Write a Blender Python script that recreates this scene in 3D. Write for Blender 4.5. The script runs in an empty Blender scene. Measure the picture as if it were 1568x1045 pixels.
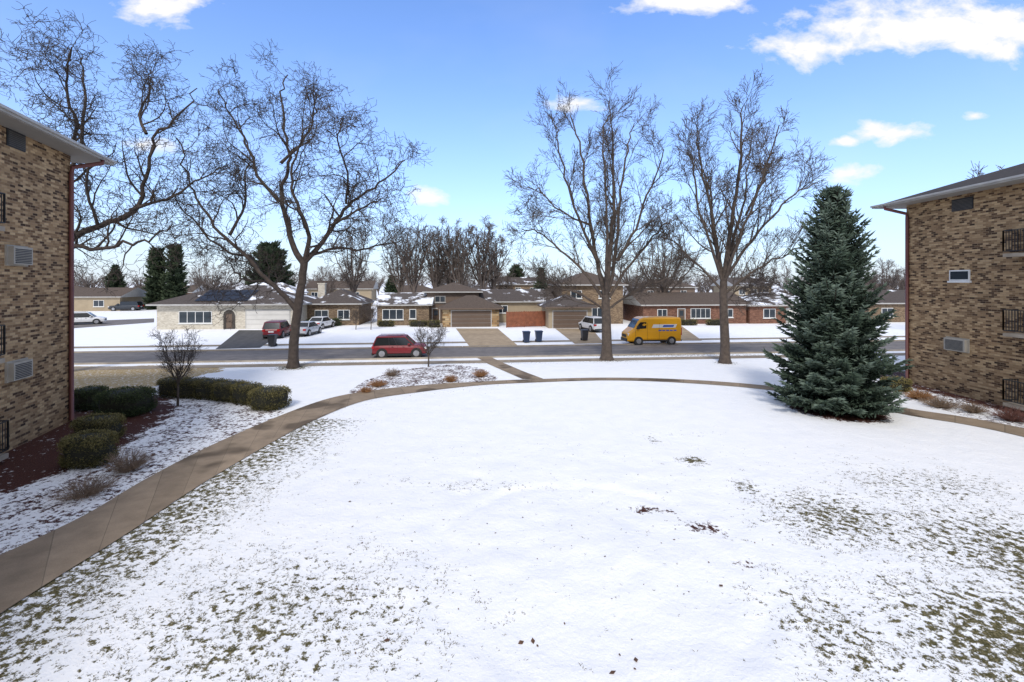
import bpy, math, random
from mathutils import Vector, Matrix, noise as mn
R=math.radians
scene=bpy.context.scene
# ---------------------------------------------------------------- site survey helper
F=720.0; H=5.8; HZ=433.0
def G(px,py):
    Y=F*H/(py-HZ); return ((px-784)/F*Y, Y)
def GV(px,py,z=0.0):
    a=G(px,py); return Vector((a[0],a[1],z))
# ---------------------------------------------------------------- node helpers
def newmat(name):
    m=bpy.data.materials.new(name); m.use_nodes=True
    nt=m.node_tree; nt.nodes.clear()
    o=nt.nodes.new('ShaderNodeOutputMaterial'); b=nt.nodes.new('ShaderNodeBsdfPrincipled')
    nt.links.new(b.outputs[0],o.inputs[0]); return m,nt,b
class N:
    def __init__(s,nt): s.nt=nt
    def node(s,t,**k):
        n=s.nt.nodes.new(t)
        for a,b in k.items(): setattr(n,a,b)
        return n
    def put(s,sock,v):
        if isinstance(v,bpy.types.NodeSocket): s.nt.links.new(v,sock)
        elif v is not None:
            if hasattr(sock,'default_value'):
                try: sock.default_value=v
                except Exception: sock.default_value=(v[0],v[1],v[2],1) if len(v)==3 else v
    def math(s,op,a,b=None,c=None,clamp=False):
        n=s.node('ShaderNodeMath',operation=op,use_clamp=clamp)
        s.put(n.inputs[0],a)
        if b is not None: s.put(n.inputs[1],b)
        if c is not None: s.put(n.inputs[2],c)
        return n.outputs[0]
    def vmath(s,op,a,b=None):
        n=s.node('ShaderNodeVectorMath',operation=op); s.put(n.inputs[0],a)
        if b is not None: s.put(n.inputs[1],b)
        return n.outputs['Value'] if op in('LENGTH','DOT_PRODUCT') else n.outputs[0]
    def noise(s,vec,scale,detail=3,rough=.55,dist=0):
        n=s.node('ShaderNodeTexNoise'); s.put(n.inputs['Vector'],vec)
        n.inputs['Scale'].default_value=scale; n.inputs['Detail'].default_value=detail
        n.inputs['Roughness'].default_value=rough; n.inputs['Distortion'].default_value=dist
        return n.outputs[0]
    def ramp(s,f,stops):
        n=s.node('ShaderNodeValToRGB'); s.put(n.inputs[0],f); e=n.color_ramp.elements
        while len(e)<len(stops): e.new(.5)
        for i,(p,c) in enumerate(stops):
            e[i].position=p; e[i].color=(c[0],c[1],c[2],1) if hasattr(c,'__len__') else (c,c,c,1)
        return n.outputs[0]
    def mix(s,f,a,b,mode='MIX'):
        n=s.node('ShaderNodeMix',data_type='RGBA',blend_type=mode); s.put(n.inputs[0],f)
        for k,v in ((6,a),(7,b)):
            s.put(n.inputs[k], (v[0],v[1],v[2],1) if isinstance(v,tuple) and len(v)==3 else v)
        return n.outputs[2]
    def bump(s,h,st,dist=.02):
        n=s.node('ShaderNodeBump'); s.put(n.inputs['Height'],h)
        n.inputs['Strength'].default_value=st; n.inputs['Distance'].default_value=dist
        return n.outputs[0]
    def obj(s): return s.node('ShaderNodeTexCoord').outputs['Object']
    def pos(s): return s.node('ShaderNodeNewGeometry').outputs['Position']
def simple(name,c,rough=.7,var=.18,scale=3,metal=0,bump=0,coat=0,spec=None):
    m,nt,b=newmat(name); n=N(nt); v=n.obj()
    f=n.noise(v,scale,2)
    lo=tuple(x*(1-var) for x in c); hi=tuple(min(1,x*(1+var)) for x in c)
    n.put(b.inputs['Base Color'],n.ramp(f,[(.3,lo),(.7,hi)]))
    b.inputs['Roughness'].default_value=rough; b.inputs['Metallic'].default_value=metal
    if coat: b.inputs['Coat Weight'].default_value=coat
    if spec is not None: b.inputs['Specular IOR Level'].default_value=spec
    if bump: n.put(b.inputs['Normal'],n.bump(n.noise(v,scale*6,2),bump))
    return m
def glassmat(name,c=(.03,.04,.05),ro=.08):
    m,nt,b=newmat(name); b.inputs['Base Color'].default_value=(*c,1)
    b.inputs['Roughness'].default_value=ro; b.inputs['Specular IOR Level'].default_value=.6 if ro<.2 else .2; return m
def brickmat(name,stops,w=.24,h=.085,mort=(.3,.26,.2)):
    m,nt,b=newmat(name); n=N(nt)
    uv=n.node('ShaderNodeUVMap').outputs[0]; sp=n.node('ShaderNodeSeparateXYZ'); n.put(sp.inputs[0],uv)
    vr=n.math('DIVIDE',sp.outputs[1],h); row=n.math('FLOOR',vr)
    off=n.math('MULTIPLY',n.math('FLOORED_MODULO',row,2.0),.5)
    ur=n.math('ADD',n.math('DIVIDE',sp.outputs[0],w),off); col=n.math('FLOOR',ur)
    cb=n.node('ShaderNodeCombineXYZ'); n.put(cb.inputs[0],col); n.put(cb.inputs[1],row)
    wn=n.node('ShaderNodeTexWhiteNoise',noise_dimensions='2D'); n.put(wn.inputs['Vector'],cb.outputs[0])
    c=n.ramp(wn.outputs[0],stops)
    big=n.noise(uv,.5,4); c=n.mix(.35,c,n.ramp(big,[(.3,(.6,.6,.6)),(.7,(1.25,1.2,1.15))]),'MULTIPLY')
    fu=n.math('FRACT',ur); fv=n.math('FRACT',vr)
    mu=n.math('LESS_THAN',fu,.05); mv=n.math('LESS_THAN',fv,.14)
    mm=n.math('MAXIMUM',mu,mv)
    n.put(b.inputs['Base Color'],n.mix(mm,c,mort)); b.inputs['Roughness'].default_value=.9
    b.inputs['Specular IOR Level'].default_value=.25
    n.put(b.inputs['Normal'],n.bump(n.math('SUBTRACT',1.0,mm),.6,.01))
    return m
def roofmat(name,c,snow=0.0):
    m,nt,b=newmat(name); n=N(nt); v=n.obj()
    base=n.ramp(n.noise(v,6,3),[(.3,tuple(x*.75 for x in c)),(.7,tuple(x*1.25 for x in c))])
    if snow>0:
        a=n.noise(v,.45,5,.62); k=n.math('MULTIPLY_ADD',a,14.0,-14.0*(.75-.5*snow),clamp=True)
        base=n.mix(k,base,(.8,.82,.86))
    n.put(b.inputs['Base Color'],base); b.inputs['Roughness'].default_value=.9
    b.inputs['Specular IOR Level'].default_value=.2
    return m
# ---------------------------------------------------------------- mesh builder
class MB:
    def __init__(s): s.v=[];s.f=[];s.m=[];s.col=[]
    def face(s,pts,mi=0):
        k=len(s.v); s.v.extend(pts); s.f.append(tuple(range(k,k+len(pts)))); s.m.append(mi)
    def box(s,x0,x1,y0,y1,z0,z1,mi=0):
        k=len(s.v); P=[(x0,y0,z0),(x1,y0,z0),(x1,y1,z0),(x0,y1,z0),(x0,y0,z1),(x1,y0,z1),(x1,y1,z1),(x0,y1,z1)]
        s.v.extend(P)
        for q in ((0,3,2,1),(4,5,6,7),(0,1,5,4),(1,2,6,5),(2,3,7,6),(3,0,4,7)):
            s.f.append(tuple(k+i for i in q)); s.m.append(mi)
    def tube(s,pts,rs,sides=5,mi=0,cap=False):
        k=len(s.v); n=len(pts)
        d=(pts[1]-pts[0]); u=d.orthogonal().normalized()
        cs=[(math.cos(2*math.pi*i/sides),math.sin(2*math.pi*i/sides)) for i in range(sides)]
        for i in range(n):
            if i<n-1: d=pts[i+1]-pts[i]
            if i>0 and i<n-1: d=pts[i+1]-pts[i-1]
            if d.length<1e-6: d=Vector((0,0,1))
            d=d.normalized(); u=(u-d*u.dot(d))
            if u.length<1e-4: u=d.orthogonal()
            u=u.normalized(); w=d.cross(u); p=pts[i]; r=rs[i]
            for c,sn in cs: s.v.append(p+u*(c*r)+w*(sn*r))
        for i in range(n-1):
            a=k+i*sides; b=a+sides
            for j in range(sides):
                j2=(j+1)%sides; s.f.append((a+j,a+j2,b+j2,b+j)); s.m.append(mi)
        if cap:
            s.f.append(tuple(k+j for j in reversed(range(sides)))); s.m.append(mi)
            s.f.append(tuple(k+(n-1)*sides+j for j in range(sides))); s.m.append(mi)
    def build(s,name,mats,parent=None,smooth=False,uv=False,loc=None,rot=0):
        me=bpy.data.meshes.new(name); me.from_pydata([tuple(p) for p in s.v],[],s.f)
        for m in mats: me.materials.append(m)
        me.polygons.foreach_set('material_index',s.m)
        if smooth: me.polygons.foreach_set('use_smooth',[True]*len(s.f))
        me.update()
        if uv:
            l=me.uv_layers.new(name='UVMap')
            for p in me.polygons:
                nn=p.normal
                for li in p.loop_indices:
                    co=me.vertices[me.loops[li].vertex_index].co
                    if abs(nn.z)>.7: l.data[li].uv=(co.x,co.y)
                    else:
                        t=Vector((-nn.y,nn.x,0)).normalized(); l.data[li].uv=(co.dot(t),co.z)
        if s.col:
            a=me.color_attributes.new('tint','FLOAT_COLOR','POINT')
            fl=[]
            for c in s.col: fl.extend((c,c,c,1))
            a.data.foreach_set('color',fl)
        ob=bpy.data.objects.new(name,me); scene.collection.objects.link(ob)
        if parent: ob.parent=parent
        if loc is not None: ob.location=loc
        ob.rotation_euler[2]=rot
        return ob
def empty(name,loc=(0,0,0),rot=0):
    e=bpy.data.objects.new(name,None); scene.collection.objects.link(e); e.location=loc; e.rotation_euler[2]=rot
    e.empty_display_size=.3; return e
# ---------------------------------------------------------------- materials
M_barkA=simple('bark_dark',(.058,.043,.034),.9,.35,4,bump=.6)
M_barkB=simple('bark_grey_brown',(.085,.064,.05),.9,.3,4,bump=.6)
M_barkFar=simple('bark_far',(.11,.085,.07),.9,.25,1)
M_conc=simple('concrete',(.34,.29,.23),.85,.2,1.2,bump=.2)
M_white=simple('white_paint',(.72,.72,.70),.5,.05,2)
M_dark=simple('dark_metal',(.02,.02,.022),.5,.2,5)
M_rubber=simple('tyre_rubber',(.02,.02,.02),.8,.2,5)
M_rim=simple('wheel_rim',(.45,.45,.47),.35,.1,5,metal=.8)
M_glass=glassmat('window_glass')
M_carglass=glassmat('car_glass',(.015,.018,.02))
M_down=simple('downspout_brown',(.14,.045,.038),.5,.15,2)
M_fascia=simple('fascia_offwhite',(.42,.41,.39),.6,.1,2)
M_shingle=roofmat('shingle_dark',(.055,.047,.042),0)
M_brick=brickmat('brick_tan_blend',[(0,(.05,.03,.02)),(.16,(.12,.07,.04)),(.33,(.24,.15,.08)),(.65,(.36,.24,.13)),(1,(.52,.37,.21))],w=.27,h=.092,mort=(.31,.225,.14))
M_brickW=brickmat('brick_cream',[(0,(.45,.40,.32)),(.5,(.58,.53,.44)),(1,(.66,.62,.53))],mort=(.5,.47,.4))
M_brickR=brickmat('brick_red',[(0,(.11,.045,.03)),(.5,(.18,.08,.052)),(1,(.26,.13,.085))],mort=(.24,.17,.13))
M_brickB=brickmat('brick_brown',[(0,(.10,.062,.04)),(.5,(.19,.125,.075)),(1,(.28,.20,.12))])
M_stone=brickmat('stone_veneer',[(0,(.12,.08,.04)),(.4,(.33,.20,.09)),(1,(.5,.38,.22))],w=.5,h=.28,mort=(.2,.17,.13))
M_siding=simple('siding_brown',(.14,.10,.075),.8,.1,1)
M_sidingT=simple('siding_tan',(.34,.27,.18),.8,.08,1)
M_roofS=roofmat('roof_snow_patches',(.085,.07,.062),.38)
M_roofSS=roofmat('roof_mostly_snow',(.10,.085,.075),.62)
M_roofB=roofmat('roof_brown',(.10,.076,.06),.10)
M_garW=simple('garage_door_white',(.62,.6,.56),.5,.05,1)
M_garB=simple('garage_door_brown',(.12,.08,.055),.6,.08,1)
M_solar=glassmat('solar_panel',(.02,.022,.028),.45)
# ---------------------------------------------------------------- geometry outlines
def catmull(P,n=8):
    out=[]; P=[Vector((p[0],p[1],0)) for p in P]
    Q=[P[0]*2-P[1]]+P+[P[-1]*2-P[-2]]
    for i in range(1,len(Q)-2):
        for k in range(n):
            t=k/n; a,b,c,d=Q[i-1],Q[i],Q[i+1],Q[i+2]
            out.append(.5*((2*b)+(c-a)*t+(2*a-5*b+4*c-d)*t*t+(3*b-a-3*c+d)*t**3))
    out.append(P[-1]); return out
pathL=[(-200,960),(-60,880),(0,852),(130,790),(230,731),(330,680),(430,637),(500,612),(560,600),(640,591),(720,586),(800,582),(930,579),(1050,582),(1180,592),(1300,611),(1400,628),(1480,640),(1568,657),(1750,700)]
pathR=[(-250,1130),(-80,1000),(0,942),(100,878),(200,815),(300,748),(400,688),(480,645),(560,614),(650,600),(730,591),(800,587),(930,583),(1050,587),(1180,598),(1300,619),(1400,638),(1480,651),(1568,670),(1750,718)]
PL=catmull([G(*p) for p in pathL]); PR=catmull([G(*p) for p in pathR])
def inpoly(x,y,P):
    c=False; j=len(P)-1
    for i in range(len(P)):
        xi,yi=P[i][0],P[i][1]; xj,yj=P[j][0],P[j][1]
        if (yi>y)!=(yj>y) and x<(xj-xi)*(y-yi)/(yj-yi)+xi: c=not c
        j=i
    return c
bedL=[G(*p) for p in [(-300,1000),(0,853),(130,790),(230,731),(330,680),(436,634),(430,612),(330,600),(230,605),(110,610),(60,600),(-100,700)]]
bedL2=[G(*p) for p in [(0,760),(90,720),(190,680),(240,650),(270,622),(240,606),(110,610),(60,610),(-60,690)]]
island=[G(*p) for p in [(535,605),(535,598),(560,582),(615,566),(690,558),(735,563),(765,580),(755,586),(640,591),(580,600)]]
tan=[G(*p) for p in [(60,562),(230,560),(340,561),(345,568),(270,583),(225,600),(110,606),(60,606)]]
def gauss(x,y,cx,cy,sx,sy,a=0):
    dx=x-cx; dy=y-cy
    if a: ca,sa=math.cos(a),math.sin(a); dx,dy=dx*ca+dy*sa,-dx*sa+dy*ca
    return math.exp(-(dx*dx/sx/sx+dy*dy/sy/sy)*.5)
RC=(1.6,10.0,3.35)
PRs=PR[::3]
def dpath(x,y):
    return min((x-p.x)**2+(y-p.y)**2 for p in PRs)**.5
SPR=G(1280,628)
def grassy(x,y):
    g=.16 if y<24 else 0
    if y<32 and -13<x<0:
        d=dpath(x,y); g=max(g,.60*math.exp(-(d/3.0)**2)*(1 if y<20 else .5))
    g=max(g,.50*gauss(x,y,-4.3,8.0,3.0,2.2))
    g=max(g,.68*gauss(x,y,8.4,7.4,2.2,1.8),.60*gauss(x,y,11.0,10,2.6,2.3),.58*gauss(x,y,8.0,11.6,1.8,1.5),.52*gauss(x,y,5.4,7.8,1.0,1.4),.46*gauss(x,y,12,13.5,3,1.6))
    g=max(g,.66*gauss(x,y,5.9,15.3,.45,.35),.52*gauss(x,y,5.2,17.4,.3,.5),.60*gauss(x,y,6.6,13.3,.4,.5),.34*gauss(x,y,7,18,2.5,.4),.34*gauss(x,y,-1,13.5,2.5,.5))
    return g
def cover(x,y):
    g=0;m=0;t=0
    if y<60 and abs(x)<45:
        g=grassy(x,y)
        m=max(m,.60*gauss(x,y,3.5,12.0,.75,.22,-.1),.62*gauss(x,y,4.6,11.1,.65,.3,-.5),.52*gauss(x,y,4.7,9.7,.4,.15))
        if inpoly(x,y,bedL): m=max(m,.50)
        if inpoly(x,y,bedL2): m=max(m,.80)
        if inpoly(x,y,island): m=max(m,.54)
        if inpoly(x,y,tan): t=.85
        d=math.hypot(x-SPR[0],y-SPR[1])
        m=max(m,1.1*math.exp(-(d/2.1)**4))
        for (cx,cy,a,s1,s2) in ((449,563,.8,1.2,1.0),(929,552,.62,2.6,.8),(1110,556,.7,.8,.7)):
            q=G(cx,cy); g=max(g,a*gauss(x,y,q[0],q[1],s1,s2))
        q=G(600,556); g=max(g,.50*gauss(x,y,q[0],q[1],14,.7))
        q=G(1000,544); g=max(g,.56*gauss(x,y,q[0],q[1],14,.8))
        if x>19.6 and 17<y<31: m=max(m,.5 if x<22 else .75)
    elif y>70: g=.25
    return g,m,t
def gz(x,y):
    z=0
    d=math.hypot(x-RC[0],y-RC[1])+.14*mn.noise(Vector((x*.8,y*.8,11)))
    br=.5+.5*max(0,min(1,.5+1.2*mn.noise(Vector((x*.5,y*.5,21)))))
    z-=br*.034*math.exp(-((d-RC[2])/.15)**2)
    z+=br*.016*math.exp(-((d-RC[2]-.38)/.2)**2)
    z+=.03*math.exp(-(d/2.6)**4)
    w=max(0,1-((x-1)/9)**2)*max(0,1-((y-11)/10)**2)
    if w>0: z+=w*.10*mn.noise(Vector((x*.45,y*.45,3)))+w*.035*mn.noise(Vector((x*1.8,y*1.8,7)))
    return z
def lines(segs):
    o=[segs[0][0]]
    for a,b,st in segs:
        n=max(1,round((b-a)/st))
        for i in range(1,n+1): o.append(a+(b-a)*i/n)
    return o
XS=lines([(-3000,-600,600),(-600,-100,60),(-100,-34,6),(-34,-11,.45),(-11,13,.13),(13,34,.45),(34,100,6),(100,600,60),(600,3000,600)])
YS=lines([(-300,-20,40),(-20,4,4),(4,16,.13),(16,43,.35),(43,70,2),(70,200,15),(200,800,100),(800,4000,800)])
me=bpy.data.meshes.new('ground'); nx=len(XS); vs=[];cv=[]
for y in YS:
    for x in XS:
        vs.append((x,y,gz(x,y))); a=cover(x,y); cv.extend((a[0],a[1],a[2],1))
fs=[(j*nx+i,j*nx+i+1,(j+1)*nx+i+1,(j+1)*nx+i) for j in range(len(YS)-1) for i in range(nx-1)]
me.from_pydata(vs,[],fs); me.polygons.foreach_set('use_smooth',[True]*len(fs))
ca=me.color_attributes.new('cover','FLOAT_COLOR','POINT'); ca.data.foreach_set('color',cv)
m,nt,b=newmat('snowy_ground'); n=N(nt); P=n.pos()
at=n.node('ShaderNodeAttribute',attribute_name='cover'); sp=n.node('ShaderNodeSeparateColor'); n.put(sp.inputs[0],at.outputs['Color'])
n1=n.noise(P,6.0,5,.76); nf=n.noise(P,30,2,.6); n3=n.noise(P,1.3,4,.6)
def mask(ch,noi,k=16): return n.math('MULTIPLY_ADD',n.math('ADD',noi,n.math('MULTIPLY',ch,.42)),float(k),-.71*k,clamp=True)
gn=n.math('ADD',n.math('MULTIPLY',n1,.9),n.math('MULTIPLY',n3,.1))
mg=mask(sp.outputs[0],gn,20); mmu=mask(sp.outputs[1],n.math('ADD',n.math('MULTIPLY',n1,.7),n.math('MULTIPLY',n3,.3)),22)
mt=mask(sp.outputs[2],gn,8)
snow=n.ramp(n3,[(.3,(.84,.845,.85)),(.7,(.90,.895,.885))])
grass=n.ramp(nf,[(.3,(.035,.033,.012)),(.5,(.10,.088,.038)),(.72,(.24,.20,.11))])
tanc=n.ramp(nf,[(.3,(.25,.165,.055)),(.7,(.52,.38,.18))])
mul=n.ramp(nf,[(.3,(.025,.010,.008)),(.6,(.085,.032,.022)),(.78,(.18,.08,.05))])
c=n.mix(mg,snow,grass); c=n.mix(mt,c,tanc); c=n.mix(mmu,c,mul)
n.put(b.inputs['Base Color'],c); b.inputs['Roughness'].default_value=.8; b.inputs['Specular IOR Level'].default_value=.15
hh=n.math('ADD',n.math('MULTIPLY',n3,1.4),n.math('MULTIPLY',n1,.9))
n.put(b.inputs['Normal'],n.bump(hh,.6,.06))
me.materials.append(m); gob=bpy.data.objects.new('ground',me); scene.collection.objects.link(gob)
# ---------------------------------------------------------------- strips (roads, paths)
def stripmat(name,c,snowamt,wet=0,joints=True,sc=1.0):
    m,nt,b=newmat(name); n=N(nt); P=n.pos()
    uv=n.node('ShaderNodeUVMap').outputs[0]; s=n.node('ShaderNodeSeparateXYZ'); n.put(s.inputs[0],uv)
    base=n.ramp(n.noise(P,1.5,4,.6),[(.25,tuple(x*.75 for x in c)),(.75,tuple(x*1.22 for x in c))])
    fine=n.noise(P,40,1); base=n.mix(.3,base,n.ramp(fine,[(.3,(.7,.7,.7)),(.7,(1.2,1.2,1.2))]),'MULTIPLY')
    if joints:
        j=n.math('LESS_THAN',n.math('FRACT',n.math('DIVIDE',s.outputs[1],1.5)),.02)
        base=n.mix(n.math('MULTIPLY',j,.5),base,(.07,.06,.045))
        sl=n.node('ShaderNodeTexWhiteNoise',noise_dimensions='1D'); n.put(sl.inputs['W'],n.math('FLOOR',n.math('DIVIDE',s.outputs[1],1.5)))
        base=n.mix(.5,base,n.ramp(sl.outputs[0],[(0,(.8,.8,.8)),(1,(1.15,1.15,1.15))]),'MULTIPLY')
    else:
        lg=n.node('ShaderNodeMapping'); n.put(lg.inputs[0],uv); lg.inputs['Scale'].default_value=(5,.05,1)
        base=n.mix(.5,base,n.ramp(n.noise(lg.outputs[0],1.5,2),[(.3,(.65,.65,.65)),(.7,(1.3,1.3,1.3))]),'MULTIPLY')
    if wet:
        w=n.math('MULTIPLY_ADD',n.noise(P,.33,3,.5),18.0,-18*.53,clamp=True); base=n.mix(n.math('MULTIPLY',w,.72),base,(.07,.052,.036))
    e=n.math('ABSOLUTE',n.math('SUBTRACT',s.outputs[0],.5))
    k=n.math('ADD',n.math('MULTIPLY',n.math('SUBTRACT',e,.5),6.0*sc),n.math('ADD',n.math('MULTIPLY',n.noise(P,4,4,.6),1.6),snowamt))
    k=n.math('MULTIPLY_ADD',k,6.0,-6.0,clamp=True)
    n.put(b.inputs['Base Color'],n.mix(k,base,(.85,.85,.85))); b.inputs['Roughness'].default_value=.9
    b.inputs['Specular IOR Level'].default_value=.2
    return m
def strip(name,A,B,z,mat):
    me=bpy.data.meshes.new(name); vs=[];fs=[];us=[];L=0
    for i,(a,b_) in enumerate(zip(A,B)):
        if i: L+=((a+b_)/2-(A[i-1]+B[i-1])/2).length
        for t in (0,.5,1):
            p=a.lerp(b_,t); vs.append((p.x,p.y,z)); us.append((t,L))
    for i in range(len(A)-1):
        for k in (0,1): fs.append((i*3+k,i*3+k+1,(i+1)*3+k+1,(i+1)*3+k))
    me.from_pydata(vs,[],fs); l=me.uv_layers.new(name='UVMap')
    for p in me.polygons:
        for li in p.loop_indices: l.data[li].uv=us[me.loops[li].vertex_index]
    me.materials.append(mat); 
    o=bpy.data.objects.new(name,me); scene.collection.objects.link(o)
    return o
M_path=stripmat('path_concrete',(.28,.215,.15),-.42,1)
M_road=stripmat('road_asphalt',(.18,.163,.152),-.95,0,False,2)
M_side=stripmat('sidewalk_concrete',(.30,.245,.18),-.1,0)
M_drive=stripmat('driveway_concrete',(.36,.275,.18),-.4,0)
M_driveD=stripmat('driveway_asphalt',(.09,.086,.082),.05,0,False)
strip('curved_path',PL,PR,.024,M_path)
A=[GV(*p) for p in [(728,547),(748,558),(775,570),(800,581)]]; B=[GV(*p) for p in [(748,546),(772,557),(800,569),(832,581)]]
strip('front_walk',A,B,.03,M_path)
ang=R(6.0); U=Vector((math.cos(ang),math.sin(ang),0)); V=Vector((-math.sin(ang),math.cos(ang),0))
def SV(u,v,z=0): q=U*u+V*v; return Vector((q.x,q.y,z))
def sstrip(name,v0,v1,z,mat,u0=-160,u1=200,st=5):
    us=[u0+(u1-u0)*i/((u1-u0)//st) for i in range(int((u1-u0)//st)+1)]
    return strip(name,[SV(u,v1) for u in us],[SV(u,v0) for u in us],z,mat)
VN,VF=36.3,42.4
sstrip('road',VN,VF,.012,M_road)
sstrip('sidewalk',33.9,35.1,.016,M_side)
sstrip('sidewalk',45.2,46.4,.016,M_side)
for v in (VN,VF):
    mb=MB()
    for i in range(72):
        u=-160+5*i
        P4=[SV(u,v-.08),SV(u+4.98,v-.08),SV(u+4.98,v+.08),SV(u,v+.08)]
        k=len(mb.v)
        for z in (0,.11):
            for p in P4: mb.v.append((p.x,p.y,z))
        for q in ((4,5,6,7),(0,1,5,4),(1,2,6,5),(2,3,7,6),(3,0,4,7)): mb.f.append(tuple(k+i2 for i2 in q)); mb.m.append(0)
    mb.build('kerb',[M_conc])
def quadstrip(name,tl,tr,br,bl,z,mat,n=12):
    tl,tr,br,bl=[GV(*p) for p in (tl,tr,br,bl)]
    return strip(name,[tl.lerp(bl,i/n) for i in range(n+1)],[tr.lerp(br,i/n) for i in range(n+1)],z,mat)
quadstrip('driveway',(366,506),(440,506),(398,533),(330,535),.02,M_driveD)
quadstrip('driveway',(698,503.5),(762,503.5),(792,529),(718,530),.02,M_drive)
quadstrip('driveway',(850,503.5),(906,503.5),(925,526),(880,527),.02,M_drive)
quadstrip('driveway',(1010,497),(1040,497),(1075,522),(1040,522),.02,M_drive)
quadstrip('side_street',(20,496),(20,510),(236,494),(236,488),.014,M_road)
# ---------------------------------------------------------------- apartment buildings
def railing(mb,x0,y0,x1,y1,z0,z1,mi):
    d=Vector((x1-x0,y1-y0,0)); n=max(2,int(d.length/.12))
    for zz in (z0,z1):
        mb.tube([Vector((x0,y0,zz)),Vector((x1,y1,zz))],[.025]*2,4,mi)
    for i in range(n+1):
        t=i/n; x=x0+d.x*t; y=y0+d.y*t; mb.tube([Vector((x,y,z0)),Vector((x,y,z1))],[.012 if 0<i<n else .03]*2,4,mi)
def apartment(name,corner,rot,side,ht,wins,balc,storey):
    e=empty(name,(corner[0],corner[1],0),rot); s=side
    L=34; W=16
    def bx(mb,x0,x1,*a): 
        x0,x1=sorted((x0*s,x1*s)); mb.box(x0,x1,*a)
    mb=MB(); bx(mb,0,W,-L,0,-.3,ht); mb.build('brick_walls',[M_brick],e,uv=True)
    ox,oy=.85,1.3
    mb=MB(); bx(mb,-ox,W+ox,-L-oy,oy,ht+.003,ht+.08); mb.build('soffit',[simple('soffit_grey',(.30,.28,.25),.7,.05)],e)
    mb=MB(); bx(mb,-ox-.10,-ox-.002,-L-oy,oy+.1,ht+.02,ht+.16); bx(mb,-ox,W+ox,oy+.002,oy+.1,ht+.02,ht+.16)
    bx(mb,-ox-.2,-ox-.102,-L-oy,oy+.1,ht+.09,ht+.18)
    mb.build('gutter_fascia',[M_fascia],e)
    mb=MB(); x0,x1=-ox-.05,W+ox+.05; y0,y1=-L-oy-.05,oy+.05; z=ht+.165; r=3.1; k=(x1-x0)/2
    a=(x0*s,y0,z);b_=(x1*s,y0,z);c=(x1*s,y1,z);d=(x0*s,y1,z);p=((x0+k)*s,y0+k,z+r);q=((x0+k)*s,y1-k,z+r)
    for fce in ((a,b_,p),(b_,c,q,p),(c,d,q),(d,a,p,q)): mb.face(list(fce))
    mb.build('hip_roof',[M_shingle],e)
    mb=MB()
    mb.tube([Vector((-(ox+.05)*s,oy*.35,ht+.02)),Vector((-(ox+.05)*s,oy*.35,ht-.12)),Vector((-.12*s,-.14,ht-.5)),Vector((-.10*s,-.16,ht-.8)),Vector((-.10*s,-.16,.1)),Vector((-.35*s,-.16,.03))],[.085]*6,8,0,True)
    mb.build('downspout',[M_down],e,smooth=True)
    for (yy,zc,w,h,kind) in wins:
        mb=MB()
        if kind=='ac':
            bx(mb,-.06,.02,yy-w/2-.05,yy+w/2+.05,zc-h/2-.05,zc+h/2+.05,0)
            bx(mb,-.22,-.061,yy-w/2,yy+w/2,zc-h/2,zc+h/2,0)
            for i in range(9):
                z0=zc-h/2+.05+i*(h-.1)/9; bx(mb,-.235,-.221,yy-w*.42,yy+w*.42,z0,z0+(h-.1)/18,1)
            mb.build('air_conditioner_sleeve',[simple('ac_beige',(.36,.33,.28),.5,.1),M_dark],e)
        elif kind=='vent':
            bx(mb,-.03,.02,yy-w/2,yy+w/2,zc-h/2,zc+h/2,0)
            for i in range(8):
                z0=zc-h/2+.04+i*(h-.08)/8; bx(mb,-.06,-.031,yy-w*.46,yy+w*.46,z0,z0+.025,1)
            mb.build('vent_grille',[M_dark,simple('vent_slat',(.10,.09,.08),.6)],e)
        else:
            bx(mb,-.05,.02,yy-w/2,yy+w/2,zc-h/2,zc+h/2,0); bx(mb,-.06,-.051,yy-w/2+.07,yy+w/2-.07,zc-h/2+.07,zc+h/2-.07,1)
            bx(mb,-.1,.02,yy-w/2-.06,yy+w/2+.06,zc-h/2-.1,zc-h/2-.003,0)
            mb.build('window',[M_white,M_glass],e)
    for (yy,wd,z0) in balc:
        mb=MB(); bx(mb,-.7,0-.002,yy-wd,yy,z0-.15,z0,0)
        mb.box(*sorted((-.05*s,.01*s)),yy-wd+.2,yy-.3,z0+.02,z0+2.1,2)
        mb.box(*sorted((-.055*s,-.1*s)),yy-wd*.5-.04,yy-wd*.5+.04,z0+.02,z0+2.1,1)
        X=-.68*s
        railing(mb,X,yy-wd,X,yy,z0+.12,z0+1.05,1); railing(mb,X,yy,0,yy,z0+.12,z0+1.05,1); railing(mb,X,yy-wd,0,yy-wd,z0+.12,z0+1.05,1)
        mb.build('balcony',[M_conc,M_dark,M_glass],e)
    return e
cr=G(1388,585); cl=G(108,645)
def ry(px): return F*cr[0]/(px-784)-cr[1]
def rz(px,py): return H+(HZ-py)*(F*cr[0]/(px-784))/F
apartment('apartment_building',cr,0,1,10.3,
  [(ry(1474),rz(1474,313),1.15,.62,'vent'),(ry(1470),rz(1470,422),1.1,.55,'win'),(ry(1467),rz(1467,528),1.15,.62,'ac')],
  [(ry(1559),4.5,rz(1559,389)),(ry(1559),4.5,rz(1559,510)),(ry(1559),4.5,.35)],3.5)
rotL=math.atan2(239,720)
def lt(px):
    k=(px-784)/F; dx,dy=math.sin(rotL),-math.cos(rotL)
    t=(k*cl[1]-cl[0])/(dx-k*dy); return -t, cl[1]+t*dy
def lz(px,py): return H+(HZ-py)*lt(px)[1]/F
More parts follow.
